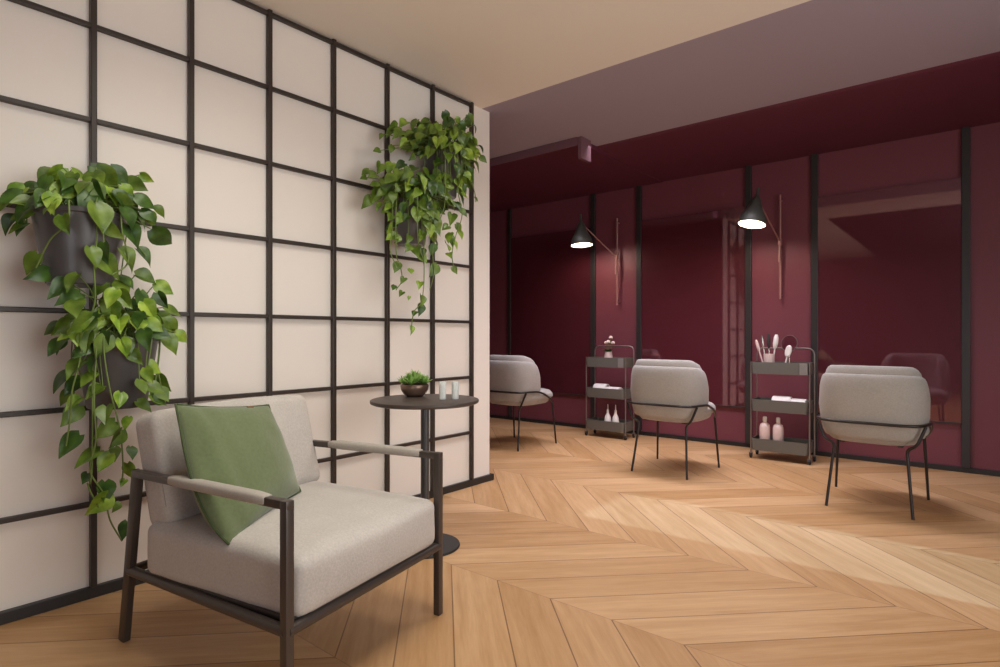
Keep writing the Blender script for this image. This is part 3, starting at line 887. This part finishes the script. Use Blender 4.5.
def make_trolley(label):
    t = thing('trolley', label, 'trolley', (0, 0, 0), 0, 'three tier trolleys by the burgundy wall')
    for z0, z1 in TRAYS: tray_mesh(TW, TD, z0, z1).build('tray', 'tray', t, 35)
    for s in (-1, 1):
        MB().tube([(s * (TW / 2 + 0.008), -TD / 2 + 0.03, 0.045), (s * (TW / 2 + 0.008), -TD / 2 + 0.03, 0.83)], 0.0065, 10).build('post', 'post', t, 50)
    x = TW / 2 + 0.008; y = TD / 2 - 0.03
    MB().tube(fillet([(-x, y, 0.045), (-x, y, 0.945), (x, y, 0.945), (x, y, 0.045)], 0.06, 6), 0.0065, 10).build('handle_frame', 'post', t, 50)
    MB().box((TW / 2 - 0.03, -TD / 2 - 0.004, 0.778), (0.06, 0.006, 0.094), 0.002).build('clip_plate', 'bracket', t, 0)['label'] = 'pale steel plate on the tray corner'
    for sx_ in (-1, 1):
        for sy_ in (-1, 1):
            cx, cy = sx_ * x, sy_ * y
            w = MB(); T = Matrix.Translation((cx, cy, 0.022)) @ Matrix.Rotation(PI / 2, 4, 'Y')
            w.lathe([(0, -0.009), (0.018, -0.009), (0.022, -0.005), (0.022, 0.005), (0.018, 0.009), (0, 0.009)], 20, T=T)
            cs = MB(); cs.box((cx, cy, 0.046), (0.03, 0.03, 0.006), 0.001); cs.box((cx - 0.0125, cy, 0.033), (0.003, 0.018, 0.026), 0.001); cs.box((cx + 0.0125, cy, 0.033), (0.003, 0.018, 0.026), 0.001)
            co = cs.build('caster', 'post', t, 30)
            w.build('wheel', 'rubber', co, 40)
    return t
tr_r = make_trolley('grey three tier trolley with round mirror, right of the middle chair')
tr_l = copy_tree(tr_r); tr_l['label'] = 'grey three tier trolley left of the middle chair, below the left lamp'
TRR = (-1.305, 5.36); TRL = (-2.995, 5.44)
tr_r.location = (*TRR, 0); tr_l.location = (*TRL, 0); tr_l.rotation_euler = (0, 0, 0)
Z3, Z2, Z1 = TRAYS[2][0] + 0.004, TRAYS[1][0] + 0.004, TRAYS[0][0] + 0.004

# --- right trolley, top tray: brushes in a cup, standing mirror, white paddle brush
cpos = (TRR[0] - 0.10, TRR[1] - 0.02)
cup = thing('brush_cup', 'blush ceramic cup holding hair brushes on the right trolley', 'cup', (*cpos, Z3))
MB().lathe([(0, 0), (0.038, 0), (0.041, 0.004), (0.044, 0.165), (0.041, 0.165), (0.038, 0.008), (0, 0.008)], 28).build('cup_body', 'pinkish', cup, 40)
bl = [((-0.030, 0.0), (-0.105, -0.01, 0.285), 'wood', 'blush handled brush leaning farthest left in the cup'),
      ((-0.014, -0.012), (-0.055, -0.02, 0.325), 'silver', 'slim silver comb brush second from left in the cup'),
      ((0.004, 0.010), (-0.012, 0.02, 0.335), 'dark', 'brush with dark bristles in the middle of the cup'),
      ((0.022, 0.0), (0.060, 0.0, 0.330), 'white', 'broad white brush leaning right in the cup')]
for (bx, by), (tx, ty, tz), kind, lab in bl:
    t = thing('hair_brush', lab, 'brush', (*cpos, Z3), 0, 'hair brushes in the cup')
    a = Vector((bx, by, 0.012)); e = Vector((tx, ty, tz)); d = e - a
    hm = {'wood': 'pinkish', 'silver': 'silver', 'dark': 'silver', 'white': 'white'}[kind]
    MB().tube([a, a + d * 0.3, a + d * 0.62], [0.006, 0.0055, 0.0065], 10).build('handle', hm, t, 50)
    wd = {'wood': 0.013, 'silver': 0.011, 'dark': 0.016, 'white': 0.021}[kind]
    prof = [0.3, 0.8, 1.0, 1.0, 0.92, 0.55]
    pts = [a + d * (0.60 + 0.08 * i) for i in range(6)]
    MB().tube(pts, [wd * q for q in prof], 12).build('head', 'bristle' if kind == 'dark' else hm, t, 60)
mp = (TRR[0] + 0.055, TRR[1] + 0.0)
sm = thing('table_mirror', 'small round mirror on a stand on the right trolley', 'mirror', (*mp, Z3), math.radians(-14))
MB().lathe([(0, 0), (0.045, 0), (0.045, 0.006), (0.012, 0.012), (0.006, 0.03), (0.006, 0.185), (0, 0.185)], 24).build('stand', 'silver', sm, 40)
T = Matrix.Translation((0, 0, 0.255)) @ Matrix.Rotation(math.radians(82), 4, 'X')
MB().lathe([(0.066, -0.005), (0.070, -0.005), (0.072, 0), (0.070, 0.005), (0.066, 0.005)], 40, T=T, close=True).build('rim', 'post', sm, 40)
MB().lathe([(0, -0.003), (0.067, -0.003), (0.067, 0.003), (0, 0.003)], 40, T=T).build('glass', 'mirror', sm, 40)
pb = thing('paddle_brush', 'white oval brush propped in front of the round mirror', 'brush', (mp[0] - 0.035, mp[1] - 0.055, Z3))
T = Matrix.Rotation(math.radians(12), 4, 'Y')
MB().tube([T @ Vector((0, 0, 0.0)), T @ Vector((0, 0, 0.15))], [0.007, 0.006], 10).build('handle', 'white', pb, 50)
b = MB(); b.softbox((0.026, 0.011, 0.05), 0.010, 8, lambda w, p: Vector((w.x * math.sqrt(max(0.1, 1 - 0.8 * p.z ** 2)), w.y, w.z)), T=T @ Matrix.Translation((0, 0, 0.195)))
b.build('head', 'white', pb, 60)

def towel(loc, L, r, rz, label, grp):
    t = MB(); verts = []
    # a rolled towel: spiral section pushed along its length
    N = 46; turns = 2.6; sec = []
    for k in range(N + 1):
        f = k / N; a = f * turns * 2 * PI; rr = r * (0.25 + 0.75 * f)
        sec.append((rr * math.cos(a), rr * math.sin(a) * 0.86))
    th = r * 0.13
    outp = sec + [((rr_x) * (1 - th / max(1e-6, math.hypot(rr_x, rr_y))), rr_y * (1 - th / max(1e-6, math.hypot(rr_x, rr_y)))) for rr_x, rr_y in reversed(sec)]
    n = len(outp)
    stations = [-L / 2, -L / 2 + 0.006, 0, L / 2 - 0.006, L / 2]
    for i, x in enumerate(stations):
        sc = 0.95 if i in (0, 4) else 1
        for (py, pz) in outp: verts.append((x, py * sc, pz * sc + r * 0.86))
    faces = []
    for i in range(4):
        for k in range(n):
            k2 = (k + 1) % n
            faces.append([i * n + k, i * n + k2, (i + 1) * n + k2, (i + 1) * n + k])
    # end faces as strips between outer and inner spiral
    for base in (0, 4 * n):
        for k in range(N):
            faces.append([base + k, base + k + 1, base + n - 2 - k, base + n - 1 - k])
    t.add(verts, faces)
    o = t.build('rolled_towel', 'towel', None, 50, loc=loc, rot=(0, 0, rz))
    return tag(o, label, 'towel', grp)
towel((TRR[0] + 0.005, TRR[1] - 0.02, Z2), 0.145, 0.078, 0.05, 'white rolled towel in the middle of the right trolley middle tray', 'rolled towels')
towel((TRR[0] + 0.137, TRR[1] - 0.02, Z2), 0.115, 0.070, -0.06, 'white rolled towel at the right end of the right trolley middle tray', 'rolled towels')
towel((TRL[0] - 0.085, TRL[1] - 0.02, Z2), 0.14, 0.084, 0.08, 'fatter white rolled towel on the left trolley middle tray', 'rolled towels')
towel((TRL[0] + 0.065, TRL[1] - 0.02, Z2), 0.15, 0.068, -0.05, 'slimmer white rolled towel on the left trolley middle tray', 'rolled towels')

def bottle(loc, kind, label, grp):
    t = thing('bottle', label, 'bottle', loc, 0, grp)
    if kind == 'round':
        MB().lathe([(0, 0), (0.036, 0), (0.041, 0.006), (0.042, 0.19), (0.036, 0.215), (0.016, 0.232), (0.015, 0.245), (0, 0.245)], 28).build('bottle_body', 'pinkish', t, 40)
        MB().lathe([(0, 0.243), (0.017, 0.243), (0.017, 0.276), (0.013, 0.282), (0, 0.282)], 20).build('cap', 'white', t, 40)
    else:
        MB().lathe([(0, 0), (0.034, 0), (0.038, 0.006), (0.037, 0.09), (0.030, 0.135), (0.013, 0.17), (0.011, 0.185), (0, 0.185)], 28).build('bottle_body', 'white', t, 40)
        MB().lathe([(0, 0.184), (0.012, 0.184), (0.012, 0.205), (0.006, 0.212), (0.004, 0.262), (0, 0.264)], 18).build('nozzle', 'white', t, 40)
    return t
bottle((TRR[0] - 0.125, TRR[1] - 0.055, Z1), 'round', 'blush round bottle on the right trolley bottom tray, at the left end', 'bottles on the right trolley')
bottle((TRR[0] - 0.020, TRR[1] - 0.050, Z1), 'round', 'blush round bottle on the right trolley bottom tray, nearer the centre', 'bottles on the right trolley')
bottle((TRL[0] + 0.005, TRL[1] - 0.05, Z1), 'cone', 'white nozzle bottle on the left trolley, farther from the middle chair', 'bottles on the left trolley')
bottle((TRL[0] + 0.095, TRL[1] - 0.05, Z1), 'cone', 'white nozzle bottle on the left trolley, closer to the middle chair', 'bottles on the left trolley')

# --- left trolley, top tray: small vase of pale blossoms
v = thing('flower_vase', 'blush vase of pale blossoms on the left trolley', 'vase', (TRL[0] + 0.0, TRL[1] - 0.03, Z3))
MB().lathe([(0, 0), (0.040, 0), (0.050, 0.03), (0.046, 0.09), (0.036, 0.145), (0.040, 0.155), (0.036, 0.152), (0.03, 0.14), (0, 0.135)], 28).build('vase_body', 'pinkish', v, 40)
for k, (dx, dy, dz) in enumerate(((0.028, 0, 0.30), (0.005, -0.01, 0.255), (-0.030, 0.01, 0.245), (0.045, 0.015, 0.245))):
    b = MB()
    for q in range(9):
        az = q * 2.4; el = math.radians(75 - q * 8)
        d = Vector((math.cos(az) * math.cos(el), math.sin(az) * math.cos(el), math.sin(el)))
        b.softbox((0.012, 0.012, 0.007), 0.006, 4, None, T=Matrix.Translation(Vector((dx, dy, dz)) + d * 0.012) @ d.to_track_quat('Z', 'Y').to_matrix().to_4x4())
    b.build('blossom', 'blossom', v, 60)
    MB().tube(arc_smooth([(dx * 0.3, dy * 0.3, 0.10), (dx * 0.7, dy * 0.7, 0.2), (dx, dy, dz)], 4), 0.002, 6).build('stalk', 'stem', v, 60)
b = MB(); R.seed(5)
for k in range(9):
    a = k * 0.7
    leaf(b, Vector((0.012 * math.cos(a), 0.012 * math.sin(a), 0.15)), Vector((math.cos(a) * 0.7, math.sin(a) * 0.7, 0.75)), Vector((-math.cos(a), -math.sin(a), 0.9)), 0.06, 0)
b.build('foliage', 'leaf_dark', v, 60)

# ------------------------------------------------------------------ swing-arm wall lamps
def lamp(px, sh, label, tilt_deg):
    """px = x of the wall rail, sh = (dx, dy) of the shade from the rail"""
    t = thing('wall_lamp', label, 'lamp', (px, BY, 1.39), 0, 'swing arm wall lamps')
    z0 = -1.39
    MB().tube([(0, -0.05, 1.385 + z0), (0, -0.05, 2.33 + z0)], 0.010, 10).build('wall_rail', 'rose', t, 50)
    for z in (1.42, 2.28): MB().tube([(0, 0, z + z0), (0, -0.05, z + z0)], 0.007, 10).build('wall_mount', 'rose', t, 50)
    piv = Vector((0, -0.07, 1.905 + z0)); nk = Vector((sh[0], sh[1], 2.245 + z0))
    b = MB(); b.box((0, -0.058, 1.90 + z0), (0.03, 0.04, 0.06), 0.006); b.tube([(0, -0.075, 1.87 + z0), (0, -0.075, 1.72 + z0)], 0.011, 10)
    b.build('pivot', 'rose', t, 40)
    MB().tube([piv, nk], 0.0065, 10).build('arm', 'rose', t, 50)
    Tm = Matrix.Translation((sh[0], sh[1], 2.245 + z0)) @ Matrix.Rotation(math.radians(tilt_deg), 4, Vector((RT.x * 0.0 + FW.x, FW.y, 0))) @ Matrix.Rotation(math.radians(-4), 4, Vector((RT.x, RT.y, 0)))
    prof = [(0.013, 0.09), (0.014, 0.02), (0.020, 0.008), (0.036, -0.008), (0.048, -0.035), (0.058, -0.07), (0.074, -0.11), (0.096, -0.145), (0.114, -0.18), (0.1205, -0.215), (0.1190, -0.240),
            (0.1165, -0.238), (0.1175, -0.215), (0.111, -0.18), (0.092, -0.145), (0.070, -0.11), (0.054, -0.07), (0.044, -0.035), (0.030, -0.012), (0, -0.006)]
    prof = [(r_ * 0.93, z_) for r_, z_ in prof]
    n_out = 11
    b = MB(); b.lathe(prof[:n_out], 40, T=Tm); b.lathe([(0, 0.092), (0.013, 0.09)], 40, T=Tm)
    shd = b.build('lamp_shade', 'shade', t, 40)
    b = MB(); b.lathe(prof[n_out - 1:], 40, T=Tm); b.build('shade_lining', 'shade_in', shd, 40)
    b = MB(); b.lathe([(0, -0.075), (0.012, -0.078), (0.03, -0.105), (0.036, -0.135), (0.028, -0.162), (0, -0.172)], 24, T=Tm); bo = b.build('bulb', 'bulb', t, 50)
    ld = bpy.data.lights.new('lamp_light', 'POINT'); ld.energy = LAMP_W; ld.color = (1.0, 0.83, 0.70); ld.shadow_soft_size = 0.035
    lo = bpy.data.objects.new('lamp_light', ld); COL.objects.link(lo); lo.parent = t
    lo.location = Tm @ Vector((0, 0, -0.215))
    return t
LAMP_W = 8.0
lamp(-1.405, (-0.09, -0.45), 'right swing arm wall lamp, lit, above the trolley with the round mirror', 12)
lamp(-3.05, (-0.21, -0.45), 'left swing arm wall lamp, lit, above the trolley with the blossoms', -2)

# ------------------------------------------------------------------ lights
def area(name, loc, rot, sx_, sy_, e, c, spread=180):
    ld = bpy.data.lights.new(name, 'AREA'); ld.shape = 'RECTANGLE'; ld.size = sx_; ld.size_y = sy_
    ld.energy = e; ld.color = c; ld.spread = math.radians(spread)
    o = bpy.data.objects.new(name, ld); COL.objects.link(o); o.location = loc; o.rotation_euler = [math.radians(a) for a in rot]
    return o
area('right_fill', (2.24, 1.5, 1.45), (90, 0, 90), 3.0, 1.9, 61, (0.97, 1.0, 0.97), 150)  # added fill from the right; the wall behind it has no window
area('front_fill', (1.2, -2.5, 1.0), (112, 0, 0), 1.8, 1.4, 37, (0.92, 0.98, 1.04), 150)  # added fill behind the camera, tilted up to lift the ceiling
area('lounge_ceiling_light', (-1.3, 1.1, 2.64), (0, 0, 0), 1.2, 1.0, 22, (1.0, 0.97, 0.84), 140)
area('lounge_fill', (-1.55, 2.95, 2.64), (0, 0, 0), 0.7, 0.5, 10, (1.0, 0.95, 0.92), 125)  # added to brighten the far grid wall; no fixture on this ceiling
area('salon_ceiling_light', (-2.0, 4.45, 2.63), (0, 0, 0), 3.0, 0.5, 40, (0.97, 0.94, 1.06), 112)
sd = bpy.data.lights.new('sun', 'SUN'); sd.energy = 3.8; sd.angle = math.radians(0.6); sd.color = (0.36, 0.66, 1.0)
so = bpy.data.objects.new('sun', sd); COL.objects.link(so)
so.rotation_euler = Vector((-1, 0, -math.tan(math.radians(28.5)))).to_track_quat('-Z', 'Y').to_euler()
w = bpy.data.worlds.new('world'); SC.world = w; w.use_nodes = True
w.node_tree.nodes['Background'].inputs[0].default_value = (0.8, 0.85, 0.9, 1); w.node_tree.nodes['Background'].inputs[1].default_value = 0.6

SC.view_settings.view_transform = 'Standard'; SC.view_settings.look = 'None'
SC.view_settings.exposure = 0.0; SC.view_settings.gamma = 1.0; SC.view_settings.use_curve_mapping = False
SC.cycles.use_denoising = True
SC.cycles.max_bounces = 10; SC.cycles.diffuse_bounces = 6
